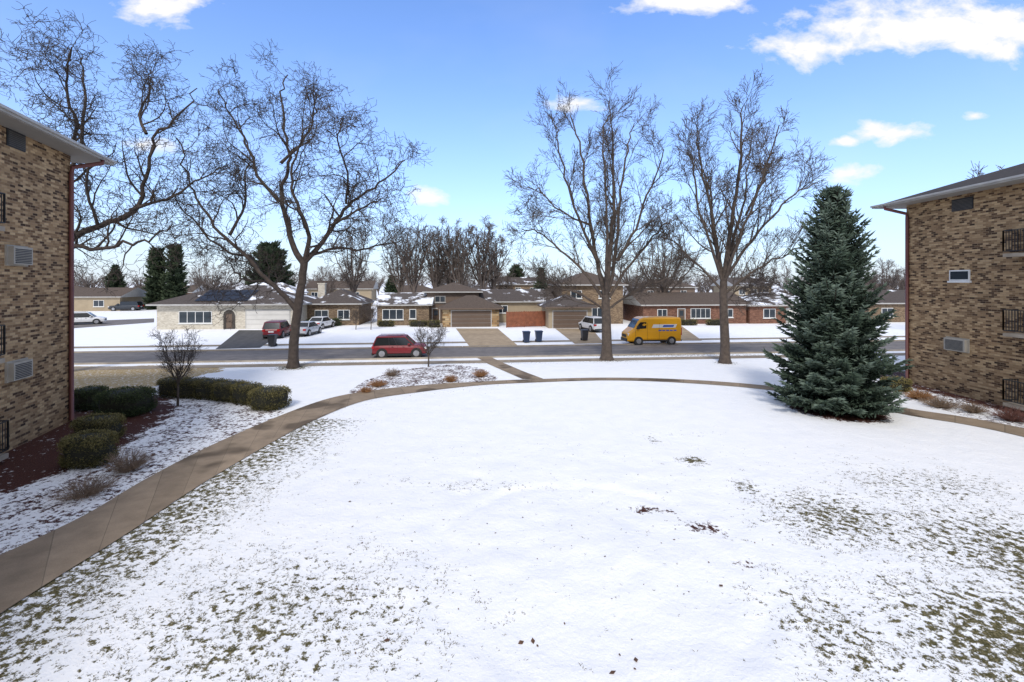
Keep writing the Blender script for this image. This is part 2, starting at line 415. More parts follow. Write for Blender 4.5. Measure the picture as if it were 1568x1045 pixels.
apartment('apartment_building',cl,rotL,-1,11.1,
  [(lt(24)[0],lz(24,215),.95,.6,'vent'),(lt(24)[0],lz(24,392),1.0,.62,'ac'),(lt(24)[0],lz(24,567),1.0,.62,'ac')],
  [(lt(-36)[0],4,lz(-36,346)),(lt(-36)[0],4,lz(-36,550)),(lt(-30)[0],4,.3)],3.7)
# ---------------------------------------------------------------- houses
def roof_hip(mb,x0,x1,y0,y1,z,rise,o=.5,mi=0):
    x0-=o;x1+=o;y0-=o;y1+=o; w=x1-x0; d=y1-y0; k=min(w,d)/2
    a,b_,c,d_=(x0,y0,z),(x1,y0,z),(x1,y1,z),(x0,y1,z)
    if w>=d: p,q=(x0+k,(y0+y1)/2,z+rise),(x1-k,(y0+y1)/2,z+rise); F4=((a,b_,q,p),(b_,c,q),(c,d_,p,q),(d_,a,p))
    else: p,q=((x0+x1)/2,y0+k,z+rise),((x0+x1)/2,y1-k,z+rise); F4=((a,b_,p),(b_,c,q,p),(c,d_,q),(d_,a,p,q))
    for f in F4: mb.face(list(f),mi)
    mb.box(x0+.01,x1-.01,y0+.01,y1-.01,z-.18,z-.004,mi+1)
def roof_gable(mb,x0,x1,y0,y1,z,rise,o=.5,mi=0,axis='x'):
    x0-=o;x1+=o;y0-=o;y1+=o
    if axis=='x':
        ym=(y0+y1)/2; P=[(x0,y0,z),(x1,y0,z),(x1,ym,z+rise),(x0,ym,z+rise),(x0,y1,z),(x1,y1,z)]
        mb.face([P[0],P[1],P[2],P[3]],mi); mb.face([P[3],P[2],P[5],P[4]],mi)
        mb.face([P[0],P[3],P[4]],mi+1); mb.face([P[1],P[5],P[2]],mi+1)
    else:
        xm=(x0+x1)/2; mb.face([(x0,y0,z),(xm,y0,z+rise),(xm,y1,z+rise),(x0,y1,z)],mi); mb.face([(xm,y0,z+rise),(x1,y0,z),(x1,y1,z),(xm,y1,z+rise)],mi)
        mb.face([(x0,y0+.3,z),(x1,y0+.3,z),(xm,y0+.3,z+rise)],mi+1); mb.face([(x0,y1-.3,z),(x1,y1-.3,z),(xm,y1-.3,z+rise)],mi+1)
    mb.box(x0+.01,x1-.01,y0+.01,y1-.01,z-.18,z-.004,mi+1)
class House:
    def __init__(s,name,px,py,rot=5.0): s.e=empty(name,GV(px,py),R(rot))
    def walls(s,x0,x1,y0,y1,h,mat,z0=-.1): mb=MB(); mb.box(x0,x1,y0,y1,z0,h); mb.build('walls',[mat],s.e,uv=True)
    def hip(s,x0,x1,y0,y1,z,rise,mat,o=.55,trim=None): mb=MB(); roof_hip(mb,x0,x1,y0,y1,z,rise,o); mb.build('roof',[mat,trim or M_fascia],s.e)
    def gable(s,x0,x1,y0,y1,z,rise,mat,axis='x',o=.5,trim=None): mb=MB(); roof_gable(mb,x0,x1,y0,y1,z,rise,o,0,axis); mb.build('roof',[mat,trim or M_fascia],s.e)
    def win(s,x,z,w,h,y=0,n=2,frame=None):
        mb=MB(); mb.box(x,x+w,y-.07,y+.02,z,z+h,0); k=(w-.08)/n
        for i in range(n): mb.box(x+.08+i*k,x+i*k+k,y-.085,y-.072,z+.08,z+h-.08,1)
        mb.box(x-.08,x+w+.08,y-.14,y+.02,z-.1,z-.003,0)
        mb.build('window',[frame or M_white,M_glass],s.e)
    def garage(s,x,w,h,mat,y=0):
        mb=MB(); mb.box(x-.12,x+w+.12,y-.03,y+.02,0,h+.12,1); n=4; k=h/n
        for i in range(n):
            mb.box(x,x+w,y-.06,y-.031,i*k+.02,(i+1)*k-.02,0)
            c=8
            for j in range(c):
                q=w/c; mb.box(x+j*q+.08,x+(j+1)*q-.08,y-.075,y-.061,i*k+.1,(i+1)*k-.1,0)
        mb.build('garage_door',[mat,M_fascia],s.e)
    def door(s,x,y=0,w=.95,h=2.1,mat=None):
        mb=MB(); mb.box(x-.1,x+w+.1,y-.04,y+.02,0,h+.1,0); mb.box(x,x+w,y-.06,y-.041,0,h,1); mb.box(x+.2,x+w-.2,y-.07,y-.061,h*.55,h*.9,2)
        mb.build('front_door',[M_white,mat or M_garB,M_glass],s.e)
    def chimney(s,x,y,z0,z1,mat=None):
        mb=MB(); mb.box(x,x+.9,y,y+.7,z0,z1); mb.box(x-.08,x+.98,y-.08,y+.78,z1+.002,z1+.14); mb.build('chimney',[mat or M_brickW],s.e,uv=True)
h=House('ranch_house',240,505,5)
h.walls(0,16.6,0,11,3.0,M_brickW); h.hip(0,16.6,0,11,3.15,2.3,M_roofS,.8)
h.walls(16.62,23.4,4,12,2.9,M_brickB); h.hip(16.9,23.4,4,12,3.0,1.9,M_roofS,.6)
h.walls(6,14,6.0,10.5,4.3,M_brickW); h.hip(6,14,6.0,10.5,4.4,1.4,M_roofSS,.5)
h.win(2.6,.75,3.9,1.5,0,4); h.garage(10.6,5.2,2.3,M_garW)
mb=MB()
for cx in (8.55,):
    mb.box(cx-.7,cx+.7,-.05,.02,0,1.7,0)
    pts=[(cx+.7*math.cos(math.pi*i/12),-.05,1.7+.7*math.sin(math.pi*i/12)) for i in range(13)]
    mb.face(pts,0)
    mb.box(cx-.35,cx+.35,-.07,-.051,.1,1.9,2)
    for i in range(12):
        a=math.pi*i/12; a2=math.pi*(i+1)/12
        mb.face([(cx+r*math.cos(t),-.07,1.7+r*math.sin(t)) for r,t in ((.7,a),(.9,a),(.9,a2),(.7,a2))],1)
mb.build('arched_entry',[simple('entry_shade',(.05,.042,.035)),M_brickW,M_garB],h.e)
h.win(17.6,.8,1.8,1.3,4,2); h.win(20.6,.8,1.6,1.3,4,2); h.chimney(17.4,6,2.6,5.6)
mb=MB()
for i in range(5):
    for j in range(2):
        t0=.12+j*.3; t1=t0+.27
        z=lambda t:3.15+2.3*t+.1
        y=lambda t:-.8+6.3*t
        x=4.4+i*1.25
        mb.face([(x,y(t0),z(t0)),(x+1.18,y(t0),z(t0)),(x+1.18,y(t1),z(t1)),(x,y(t1),z(t1))])
mb.build('solar_panels',[M_solar],h.e)
h=House('split_level_house',560,499,5)
h.walls(1.5,8.4,0,9,2.7,M_brickB); h.gable(1.5,8.4,0,9,2.85,1.5,M_roofSS)
h.win(2.2,.8,2.8,1.4,0,3); h.win(5.8,.9,.9,1.3,0,1)
h.walls(7.9,15.2,2.5,11,4.4,M_siding,0); h.hip(7.9,15.2,2.5,11,4.55,1.3,M_roofB,.6)
h.win(9.0,3.0,1.5,.9,2.5,2,M_fascia)
h.walls(10.4,17.8,-3,2.48,2.35,M_stone); h.hip(10.4,17.8,-3,3.2,2.5,1.55,M_roofB,.6,M_siding)
h.garage(11.6,5.1,2.1,M_garB,-3)
h.door(8.7,2.5)
h=House('two_storey_house',840,503,5)
h.walls(0,5.6,0,6,2.6,M_sidingT); h.hip(0,5.6,0,6,2.75,1.5,M_roofS,.6,M_siding); h.garage(.6,4.3,2.15,M_garB)
h.walls(2.8,11.5,5.5,14,5.4,M_brickB); h.hip(2.8,11.5,5.5,14,5.55,1.9,M_roofB,.6); h.win(4,3.6,1.6,1.1,5.5); h.win(8,3.6,1.6,1.1,5.5); h.win(7,.9,2.4,1.4,5.5,3)
h.walls(-9,2,9,17,3.0,M_sidingT); h.gable(-9,2,9,17,3.1,1.7,M_roofS); h.win(-6,1.4,1.5,1.1,9); 
h=House('brick_ranch_house',985,497,5)
h.walls(0,15,0,9,2.6,M_brickR); h.gable(0,15,0,9,2.75,1.6,M_roofB)
h.win(6.8,.8,2.9,1.4,0,4); h.win(2,.9,1.4,1.2); h.door(5,0); h.win(11.5,.9,1.5,1.2)
h=House('brick_ranch_house',1148,496,5)
h.walls(0,12,0,9,2.5,M_brickR); h.hip(0,12,0,9,2.65,1.7,M_roofSS); h.win(2,.8,1.8,1.3); h.garage(5.5,4.5,2.1,M_garW)
h=House('brick_ranch_house',1330,494,5)
h.walls(0,14,0,9,2.7,M_brickB); h.gable(0,14,0,9,2.85,1.8,M_roofS); h.win(2,.8,1.8,1.3); h.win(6,.8,1.8,1.3)
h=House('tan_ranch_house',70,477,5)
h.walls(0,14,0,9,2.8,M_sidingT); h.gable(0,14,0,9,2.95,1.8,M_roofB); h.win(3,.9,2,1.3); h.win(9,.9,2,1.3)
rnd=random.Random(5)
for i,(px,py,w,ht,mt_,rf) in enumerate([(30,470,14,3,M_brickR,M_roofB),(195,466,16,3,M_brickR,M_roofB),(320,470,13,3.0,M_sidingT,M_roofS),(470,470,15,4.2,M_sidingT,M_roofB),(590,466,14,3,M_brickR,M_roofB),(760,468,12,5.2,M_brickB,M_roofS),(700,470,12,3,M_brickB,M_roofS),(820,466,13,3.2,M_brickR,M_roofB),(985,471,13,4.6,M_siding,M_roofB),(1125,472,9,5.0,M_sidingT,M_roofS),(1200,468,14,3,M_brickR,M_roofSS),(1290,466,15,3.4,M_sidingT,M_roofB),(1420,470,15,3.4,M_brickR,M_roofB)]):
    h=House('distant_house',px,py,5+rnd.uniform(-4,4)); h.walls(0,w,0,9,ht,mt_)
    (h.gable if i%2 else h.hip)(0,w,0,9,ht+.15,1.9,rf)
    for k in range(3): h.win(1+k*w*.32,ht-1.9,1.5,1.2)
def fence(name,p0,p1,hh,mat):
    a=GV(*p0); b_=GV(*p1); d=(b_-a); L=d.length; mb=MB(); n_=int(L/.16)
    for i in range(n_): mb.box(i*.16,i*.16+.15,0,.025,.05,hh-(.03 if i%2 else 0))
    for i in range(int(L/2.4)+1): mb.box(i*2.4-.05,i*2.4+.05,.03,.12,0,hh+.06)
    for z in (.4,hh-.4): mb.box(0,L,.026,.07,z,z+.09)
    mb.build(name,[mat],None,loc=a,rot=math.atan2(d.y,d.x))
fence('wooden_fence',(776,502),(842,500),2.05,simple('fence_red_cedar',(.22,.075,.036),.8,.25,2))
fence('wooden_fence',(496,489),(572,488),1.6,simple('fence_grey',(.16,.13,.11),.8,.2,2))
# ---------------------------------------------------------------- trees
def rv(rg): return Vector((rg.gauss(0,1),rg.gauss(0,1),rg.gauss(0,1)))
class Sty:
    def __init__(s,**k): s.__dict__.update(k)
def spawn(mb,pts,rs,L,lvl,S,rg,tmin=.15):
    if lvl>S.mx: return
    nc=S.nch[lvl]; nn_=len(pts)-1
    for k in range(nc):
        t=tmin+(1-tmin)*(k+rg.random())/nc; fi=min(nn_-.001,t*nn_); i=int(fi); fr=fi-i
        p=pts[i].lerp(pts[i+1],fr); r=rs[i]*(1-fr)+rs[i+1]*fr; d=(pts[i+1]-pts[i]).normalized()
        q=rv(rg); q=(q-d*q.dot(d)).normalized(); a=R(rg.uniform(*S.ang[lvl]))
        nd=(d*math.cos(a)+q*math.sin(a)); nd.z+=S.lift[lvl]; nd.normalize()
        l=S.len[lvl]*rg.uniform(.5,1.2)*(1.15-.55*t)
        grow(mb,p,nd,l,max(S.rmin,min(r*.62,S.rad[lvl])),lvl,S,rg)
def grow(mb,p,d,L,r,lvl,S,rg):
    n_=S.seg[lvl]; pts=[p];rs=[r]; w=S.wig[lvl]
    for i in range(n_):
        d=(d+rv(rg)*w+Vector((0,0,S.trop[lvl]))).normalized(); p=p+d*(L/n_); pts.append(p); rs.append(max(S.rmin*.8,r*(1-.75*(i+1)/n_)))
    mb.tube(pts,rs,4 if lvl<=1 else 3); spawn(mb,pts,rs,L,lvl+1,S,rg)
def limb(mb,P,r0,r1,S,rg,sides=7,kids=True,jit=.1,flare=False):
    pts=[]
    Q=[P[0]*2-P[1]]+P+[P[-1]*2-P[-2]]
    for i in range(1,len(Q)-2):
        for k in range(4):
            t=k/4; a,b_,c,d=Q[i-1],Q[i],Q[i+1],Q[i+2]
            pts.append(.5*((2*b_)+(c-a)*t+(2*a-5*b_+4*c-d)*t*t+(3*b_-a-3*c+d)*t**3))
    pts.append(P[-1]); n_=len(pts)
    for i in range(1,n_-1): pts[i]=pts[i]+rv(rg)*jit*(i/n_)
    rs=[r0+(r1-r0)*(i/(n_-1))**.8 for i in range(n_)]
    if flare: rs[0]*=1.5; rs[1]*=1.12
    mb.tube(pts,rs,sides)
    if kids: spawn(mb,pts,rs,1,1,S,rg,.12)
def tree(name,base,by,trunk,limbs,S,seed,rt,mat,extra=0):
    rg=random.Random(seed); bx=base; s=(by-HZ)/H; o=GV(bx,by); mb=MB()
    def W(q,dep=0): return Vector(((q[0]-bx)/s,dep,(by-q[1])/s))
    T=[W(q) for q in trunk]; T[0].z=-.15
    limb(mb,T,rt,rt*.68,S,rg,10,False,.02,True)
    for k,(ln,dep,r0) in enumerate(limbs):
        nP=len(ln); P=[W(q,dep*(i/(nP-1))) for i,q in enumerate(ln)]
        limb(mb,P,r0,.035,S,rg,7,True,.12)
    return mb.build(name,[mat],None,smooth=True,loc=o)
SA=Sty(mx=4,nch=[0,9,6,5,2],ang=[0,(30,75),(30,80),(30,85),(25,80)],lift=[0,.1,.0,-.05,0],len=[0,3.6,2.0,1.15,.6],rad=[0,.09,.042,.024,.016],rmin=.014,seg=[0,7,6,4,3],wig=[0,.22,.3,.36,.4],trop=[0,.04,.02,-.04,.03])
tree('bare_honeylocust_tree',449,563,[(449,563),(450,525),(454,488),(461,440),(466,402)],[
 ([(456,478),(440,455),(412,425),(384,392),(352,360),(330,322),(310,275),(302,225)],-2,.2),
 ([(440,455),(400,432),(360,428),(330,412),(305,385)],2.5,.12),
 ([(466,404),(448,380),(434,335),(424,290),(434,245),(424,190),(418,130),(425,100)],1.5,.24),
 ([(428,310),(400,270),(390,225),(372,185),(362,155)],-2,.13),
 ([(430,250),(455,215),(470,170),(462,130)],2,.12),
 ([(466,402),(478,365),(470,325),(462,285),(478,240),(500,210)],-2.5,.18),
 ([(466,402),(488,376),(508,345),(530,312),(560,290),(590,262),(615,240)],1,.2),
 ([(508,345),(540,335),(575,322),(600,318)],-3,.11),
 ([(474,392),(505,380),(545,380),(572,368),(600,360)],3,.12),
 ([(384,392),(350,385),(312,345),(285,310)],-1,.10),
 ([(352,360),(362,310),(350,265),(345,215)],3,.11),
 ([(530,312),(540,270),(535,230),(550,205)],-3,.09),
],SA,11,.36,M_barkA)
SB=Sty(mx=4,nch=[0,10,6,5,2],ang=[0,(22,50),(22,55),(20,55),(20,55)],lift=[0,.12,.05,.05,.05],len=[0,3.3,1.6,.95,.5],rad=[0,.07,.032,.02,.014],rmin=.013,seg=[0,5,4,3,2],wig=[0,.08,.11,.17,.2],trop=[0,.05,.05,.04,.02])
tree('bare_maple_tree',929,551,[(929,551),(929,520),(928,480),(927,452)],[
 ([(927,455),(915,400),(905,330),(898,260),(885,200),(878,165)],1.5,.2),
 ([(928,452),(933,390),(938,310),(935,240),(930,175)],-1,.22),
 ([(928,455),(942,410),(950,340),(958,270),(972,210),(982,175)],2,.18),
 ([(915,400),(890,350),(868,290),(852,240),(845,205)],-2,.13),
 ([(945,400),(970,350),(990,290),(1003,240)],-2,.13),
 ([(922,455),(895,415),(860,380),(825,350),(800,345)],2.5,.13),
 ([(933,455),(960,415),(995,375),(1025,345),(1040,330)],2,.13),
 ([(926,475),(895,455),(860,440),(830,425)],-2,.1),
 ([(930,475),(960,450),(1000,430),(1025,415)],-2.5,.1),
 ([(905,345),(870,330),(835,300),(820,290)],0,.09),
 ([(928,460),(925,400),(920,320),(912,250),(915,190)],-4,.15),
 ([(928,460),(935,400),(955,330),(960,260)],4,.15),
],SB,21,.44,M_barkB)
tree('bare_maple_tree',1110,556,[(1110,556),(1110,520),(1108,470),(1108,430)],[
 ([(1108,435),(1100,370),(1092,300),(1080,235),(1082,190)],1.5,.18),
 ([(1108,432),(1114,360),(1122,280),(1124,215),(1122,175)],-1.5,.2),
 ([(1109,432),(1122,390),(1142,330),(1160,270),(1172,215)],2,.15),
 ([(1112,425),(1140,380),(1175,335),(1208,300),(1238,285)],-1,.13),
 ([(1106,430),(1085,380),(1062,325),(1050,270),(1040,240)],-2,.13),
 ([(1106,445),(1080,410),(1050,375),(1030,350)],2.5,.1),
 ([(1110,450),(1140,420),(1180,395),(1215,375)],-2,.1),
 ([(1110,465),(1140,445),(1170,440)],2,.08),
 ([(1142,330),(1175,280),(1200,245),(1212,235)],3,.09),
 ([(1108,435),(1105,360),(1110,280),(1100,220)],4,.14),
 ([(1108,435),(1118,370),(1135,290),(1145,220)],-4,.14),
],SB,33,.36,M_barkB)
tree('bare_honeylocust_tree',58,578,[(58,578),(60,510),(66,440),(76,398)],[
 ([(76,400),(112,362),(160,340),(198,322),(212,270),(224,205),(262,165),(285,125)],1,.24),
 ([(76,398),(118,378),(170,384),(215,375),(260,372),(300,350)],-2,.17),
 ([(74,400),(84,330),(98,250),(108,175),(100,110),(92,70)],1.5,.2),
 ([(70,420),(45,340),(25,250),(10,160),(0,80)],-1.5,.2),
 ([(98,250),(140,200),(150,150),(180,110)],-3,.13),
 ([(198,322),(240,300),(275,270),(310,240)],2.5,.11),
 ([(60,440),(10,370),(-50,300),(-90,200)],2,.16),
 ([(224,205),(200,170),(205,120),(190,95)],2,.10),
 ([(150,345),(150,300),(165,250),(160,200)],-2,.10),
],SA,44,.40,M_barkA)
SC=Sty(mx=3,nch=[0,7,5,4],ang=[0,(25,60),(25,60),(25,60)],lift=[0,.15,.05,.05],len=[0,.8,.45,.28],rad=[0,.02,.010,.007],rmin=.006,seg=[0,4,3,2],wig=[0,.15,.2,.2],trop=[0,.06,.05,.03])
def smalltree(name,px,py,topy,w,seed,mat):
    s=(py-HZ)/H; hh=(py-topy)/s; o=GV(px,py); rg=random.Random(seed); mb=MB()
    limb(mb,[Vector((0,0,-.05)),Vector((.02,0,hh*.2)),Vector((0,0,hh*.45))],.06,.04,SC,rg,7,False,.01)
    for k in range(9):
        a=k*2.4; rr=w/s*.5*rg.uniform(.5,1); z0=hh*rg.uniform(.2,.42)
        limb(mb,[Vector((0,0,z0)),Vector((math.cos(a)*rr*.5,math.sin(a)*rr*.5,z0+hh*.22)),Vector((math.cos(a)*rr*.85,math.sin(a)*rr*.85,hh*rg.uniform(.7,.95)))],.028,.008,SC,rg,5,True,.03)
    mb.build(name,[mat],None,smooth=True,loc=o)
smalltree('bare_sapling',272,622,500,75,1,M_barkA)
smalltree('bare_sapling',656,562,492,72,2,M_barkB)
smalltree('bare_sapling',568,505,462,26,3,M_barkB)
smalltree('bare_sapling',545,505,468,30,4,M_barkB)
def generic(seed,hh,spread,upright,nch=(0,7,5,3),rmin=.022):
    rg=random.Random(seed); mb=MB()
    S=Sty(mx=3,nch=list(nch),ang=[0,(20,50),(20,55),(20,60)],lift=[0,.1,.05,.0],len=[0,hh*.18,hh*.095,hh*.055],rad=[0,.06,.034,.026],rmin=rmin,seg=[0,4,3,2],wig=[0,.12,.18,.25],trop=[0,.06,.04,.03])
    limb(mb,[Vector((0,0,-.2)),Vector((.05,0,hh*.12)),Vector((0,.05,hh*.28))],.32,.22,S,rg,7,False,.02,True)
    for k in range(9):
        a=k*2.4+rg.random(); rr=spread*(rg.uniform(.25,1)); z0=hh*rg.uniform(.15,.27); top=hh*rg.uniform(.8,1)*(1-.14*rr/spread)
        c,sn=math.cos(a),math.sin(a); e_=.55 if upright else .75
        limb(mb,[Vector((0,0,z0)),Vector((c*rr*.3,sn*rr*.3,z0+(top-z0)*.28)),Vector((c*rr*e_,sn*rr*e_,z0+(top-z0)*.62)),Vector((c*rr,sn*rr,top))],.15,.04,S,rg,5,True,.1)
    ob=mb.build('tmp',[M_barkFar],None,smooth=True); me=ob.data; bpy.data.objects.remove(ob); return me
gens=[generic(100,12,3.4,True,(0,8,6,4)),generic(101,12,4.6,False,(0,8,6,4)),generic(102,12,3.0,True,(0,8,6,4)),generic(103,12,5,False,(0,8,6,4))]
far=[generic(110+i,12,4+.5*i,i%2==0,(0,5,3,2),.04) for i in range(3)]
def put(me_,name,px,py,topy,parent=None,rg=rnd,wid=1.0):
    s=(py-HZ)/H; hh=(py-topy)/s/12
    o=bpy.data.objects.new(name,me_); scene.collection.objects.link(o); o.location=GV(px,py); o.scale=(hh*wid,hh*wid,hh); o.rotation_euler[2]=rg.uniform(0,6.28)
    if parent: o.parent=parent
for (k,px,py,ty,w) in [(1,541,488,345,.9),(3,1018,492,338,.9),(0,634,478,336,1),(2,668,478,340,1.1),(0,705,479,336,.9),(2,738,478,336,1.2),(0,612,476,345,.9),(2,755,476,348,1),(2,690,477,342,1.1),(1,870,488,425,1.2),(1,950,490,420,1.2),(3,1160,480,400,1),(3,1215,482,395,1),(1,320,478,400,1),(1,500,478,405,1),(3,970,482,375,1),(1,1350,486,395,1),(0,1382,480,405,1),(3,1545,520,235,.8)]:
    put(gens[k],'bare_tree',px,py,ty,None,rnd,w)
e=empty('distant_tree_line')
for i in range(120):
    px=rnd.uniform(-150,1750); py=rnd.choice([452,455,458,461,464,468]); ty=rnd.uniform(404,430)
    put(far[i%3],'tree',px,py,ty,e,rnd,rnd.uniform(1,1.6))
for i in range(120):
    px=-250+i*17+rnd.uniform(-8,8); put(far[i%3],'tree',px,443+rnd.uniform(0,4),rnd.uniform(418,430),e,rnd,rnd.uniform(2,3))
# ---------------------------------------------------------------- conifers
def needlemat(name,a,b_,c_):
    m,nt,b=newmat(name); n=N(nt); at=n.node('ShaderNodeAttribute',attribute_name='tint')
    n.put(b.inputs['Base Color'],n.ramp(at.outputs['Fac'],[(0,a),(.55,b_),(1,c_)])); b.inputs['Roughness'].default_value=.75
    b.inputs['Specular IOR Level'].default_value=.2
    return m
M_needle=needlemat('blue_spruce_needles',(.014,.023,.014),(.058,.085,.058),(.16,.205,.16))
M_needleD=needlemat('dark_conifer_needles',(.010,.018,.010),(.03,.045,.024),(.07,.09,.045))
def spike(mb,p,d,l,r,c):
    k=len(mb.v); u=d.orthogonal().normalized(); w=d.cross(u)
    for j in range(3):
        a=2.094*j; mb.v.append(p+d*l*.25+u*(math.cos(a)*r)+w*(math.sin(a)*r))
    mb.v.append(p+d*l); mb.v.append(p)
    for j in range(3):
        mb.f.append((k+j,k+(j+1)%3,k+3)); mb.m.append(0); mb.f.append((k+(j+1)%3,k+j,k+4)); mb.m.append(0)
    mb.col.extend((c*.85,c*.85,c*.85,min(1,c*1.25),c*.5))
def spruce(name,px,py,topy,rad,seed,mat,dens=1.0,tw=.26,low=.04,pw=.8):
    s=(py-HZ)/H; hh=(py-topy)/s; o=GV(px,py); rg=random.Random(seed); mb=MB(); tr=MB(); e=empty(name,o)
    tr.tube([Vector((0,0,-.1)),Vector((0,0,hh*.5)),Vector((0,0,hh*.97))],[hh*.018,hh*.01,.012],8)
    nb=int(500*dens)
    for i in range(nb):
        t=(i+rg.random())/nb; z=hh*(low+(1-low)*t**1.25) 
        fr=z/hh; az=i*2.39996+rg.uniform(-.3,.3)
        Rr=rad*((1-fr)**pw)*(1+.10*math.sin(fr*42)+rg.uniform(-.36,.22)); 
        if fr<.12: Rr*=.86+fr
        Rr=max(.12,Rr)
        tilt=-.28+fr*.95+rg.uniform(-.1,.1)
        dirh=Vector((math.cos(az),math.sin(az),0)); pts=[]; n_=6
        for k in range(n_+1):
            q=k/n_; pts.append(Vector((0,0,z))+dirh*Rr*q+Vector((0,0,Rr*(tilt*q+.34*q*q))))
        tr.tube(pts,[.03*(1-k/n_)+.008 for k in range(n_+1)],3)
        br=rg.uniform(.5,1.0)
        ns=max(5,int(Rr/.095*dens**.2)); side=Vector((-dirh.y,dirh.x,0))
        for k in range(ns):
            q=.22+.78*(k+rg.random())/ns; fi=min(n_-.01,q*n_); ii=int(fi); p=pts[ii].lerp(pts[ii+1],fi-ii); d=(pts[ii+1]-pts[ii]).normalized()
            ln=Rr*.30*(1.1-q)+tw*.5; 
            for sd in (-1,1):
                dd=(d*.8+side*sd*rg.uniform(.55,1.1)+Vector((0,0,rg.uniform(-.35,.15)))).normalized()
                m_=max(1,int(ln/(tw*.55)))
                for j in range(m_):
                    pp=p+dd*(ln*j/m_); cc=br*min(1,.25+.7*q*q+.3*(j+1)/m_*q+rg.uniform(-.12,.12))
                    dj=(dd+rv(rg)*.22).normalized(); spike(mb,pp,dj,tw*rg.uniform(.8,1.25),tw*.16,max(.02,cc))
                    if rg.random()<.4:
                        dj=(dd+rv(rg)*.6).normalized(); spike(mb,pp,dj,tw*.8,tw*.15,max(.02,cc*.8))
        spike(mb,pts[-1]-(pts[-1]-pts[-2])*.3,(pts[-1]-pts[-2]).normalized(),tw*1.2,tw*.18,br)
    spike(mb,Vector((0,0,hh*.95)),Vector((0,0,1)),hh*.05,.04,.9)
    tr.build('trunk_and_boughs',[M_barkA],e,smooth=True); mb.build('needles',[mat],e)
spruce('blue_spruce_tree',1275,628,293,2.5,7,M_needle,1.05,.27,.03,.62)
spruce('spruce_tree',177,470,408,2.9,8,M_needleD,.3,.8,.03,.85)
spruce('arborvitae_tree',240,474,384,2.0,9,M_needleD,.35,.8,.02,.28)
spruce('arborvitae_tree',268,474,380,2.2,12,M_needleD,.35,.8,.02,.25)
spruce('pine_tree',412,474,378,5.0,10,M_needleD,.35,1.0,.15,.45)
spruce('spruce_tree',829,470,412,2.2,13,M_needleD,.25,.8,.03,.85)
spruce('spruce_tree',600,466,424,2.4,14,M_needleD,.25,.9,.03,.85)
spruce('pine_tree',790,466,410,3.2,15,M_needleD,.25,1.0,.1,.5)
# ---------------------------------------------------------------- hedges and shrubs
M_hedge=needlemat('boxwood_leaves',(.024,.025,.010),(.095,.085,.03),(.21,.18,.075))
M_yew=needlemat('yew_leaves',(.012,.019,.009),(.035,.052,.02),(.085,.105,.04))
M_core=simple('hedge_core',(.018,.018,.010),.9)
def leafy(name,blobs,mat,nleaf,sz,seed,parent=None):
    rg=random.Random(seed); e=empty(name,blobs[0][0]); o=blobs[0][0]; mb=MB(); core=MB()
    for (c,rx,ry_,hh,rot,n_) in blobs:
        c0=c-o; cr_,sr=math.cos(rot),math.sin(rot)
        def P(u,v,k):
            ex=.5
            def sg(a,b_): return math.copysign(abs(a)**b_,a)
            x=rx*k*sg(math.cos(v),ex)*sg(math.cos(u),.75); y=ry_*k*sg(math.cos(v),ex)*sg(math.sin(u),.75); z=hh*.5+hh*.5*k*sg(math.sin(v),ex)
            return Vector((x*cr_-y*sr,x*sr+y*cr_,z))+c0
        for a in range(12):
            for b_ in range(6):
                u0,u1=2*math.pi*a/12,2*math.pi*(a+1)/12; v0,v1=-math.pi/2+math.pi*b_/6,-math.pi/2+math.pi*(b_+1)/6
                core.face([P(u0,v0,.88),P(u1,v0,.88),P(u1,v1,.88),P(u0,v1,.88)])
        for i in range(int(nleaf*n_)):
            u=rg.uniform(0,6.283); v=math.asin(rg.uniform(-.9,1)); k=rg.uniform(.86,1.05)
            p=P(u,v,k); k2=.5+.5*mn.noise(p*3.0+Vector((seed,0,0)))
            d=rv(rg).normalized(); w=rv(rg).normalized()*sz*.5; L=d*sz
            p=p+rv(rg)*sz*.4
            q=len(mb.v); mb.v.extend([p,p+L*.5+w,p+L,p+L*.5-w]); mb.f.append((q,q+1,q+2,q+3)); mb.m.append(0)
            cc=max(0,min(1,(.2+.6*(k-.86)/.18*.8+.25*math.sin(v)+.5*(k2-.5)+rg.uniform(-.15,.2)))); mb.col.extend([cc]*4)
    core.build('dark_core',[M_core],e); mb.build('leaves',[mat],e)  # core is a closed shell, coloured dark to stand for the shaded interior
def B(px,py,wpx,hm,dep,rot=0,n_=1): 
    s=(py-HZ)/H; return (GV(px,py)+Vector((0,dep/2,0)),wpx/s/2,dep/2,hm,rot,n_)
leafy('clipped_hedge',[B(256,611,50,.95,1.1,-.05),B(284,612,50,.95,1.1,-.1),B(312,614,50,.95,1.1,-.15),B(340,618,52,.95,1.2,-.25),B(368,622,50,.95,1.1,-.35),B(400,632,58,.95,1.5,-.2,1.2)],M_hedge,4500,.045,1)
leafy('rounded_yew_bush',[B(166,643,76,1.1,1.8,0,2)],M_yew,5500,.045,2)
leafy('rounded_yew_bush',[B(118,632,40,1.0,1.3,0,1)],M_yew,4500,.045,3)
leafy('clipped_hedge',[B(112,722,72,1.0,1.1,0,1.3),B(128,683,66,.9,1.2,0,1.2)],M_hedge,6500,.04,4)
leafy('juniper_shrub',[B(1384,602,40,.7,1.0)],needlemat('straw_leaves',(.06,.05,.02),(.18,.15,.05),(.3,.25,.11)),2500,.06,5)
leafy('yew_bush',[B(258,500,30,1.2,1.4)],M_yew,1500,.12,6)
leafy('foundation_shrubs',[B(480,502,30,1.1,1.2),B(505,500,30,1.0,1.2)],M_yew,900,.12,7)
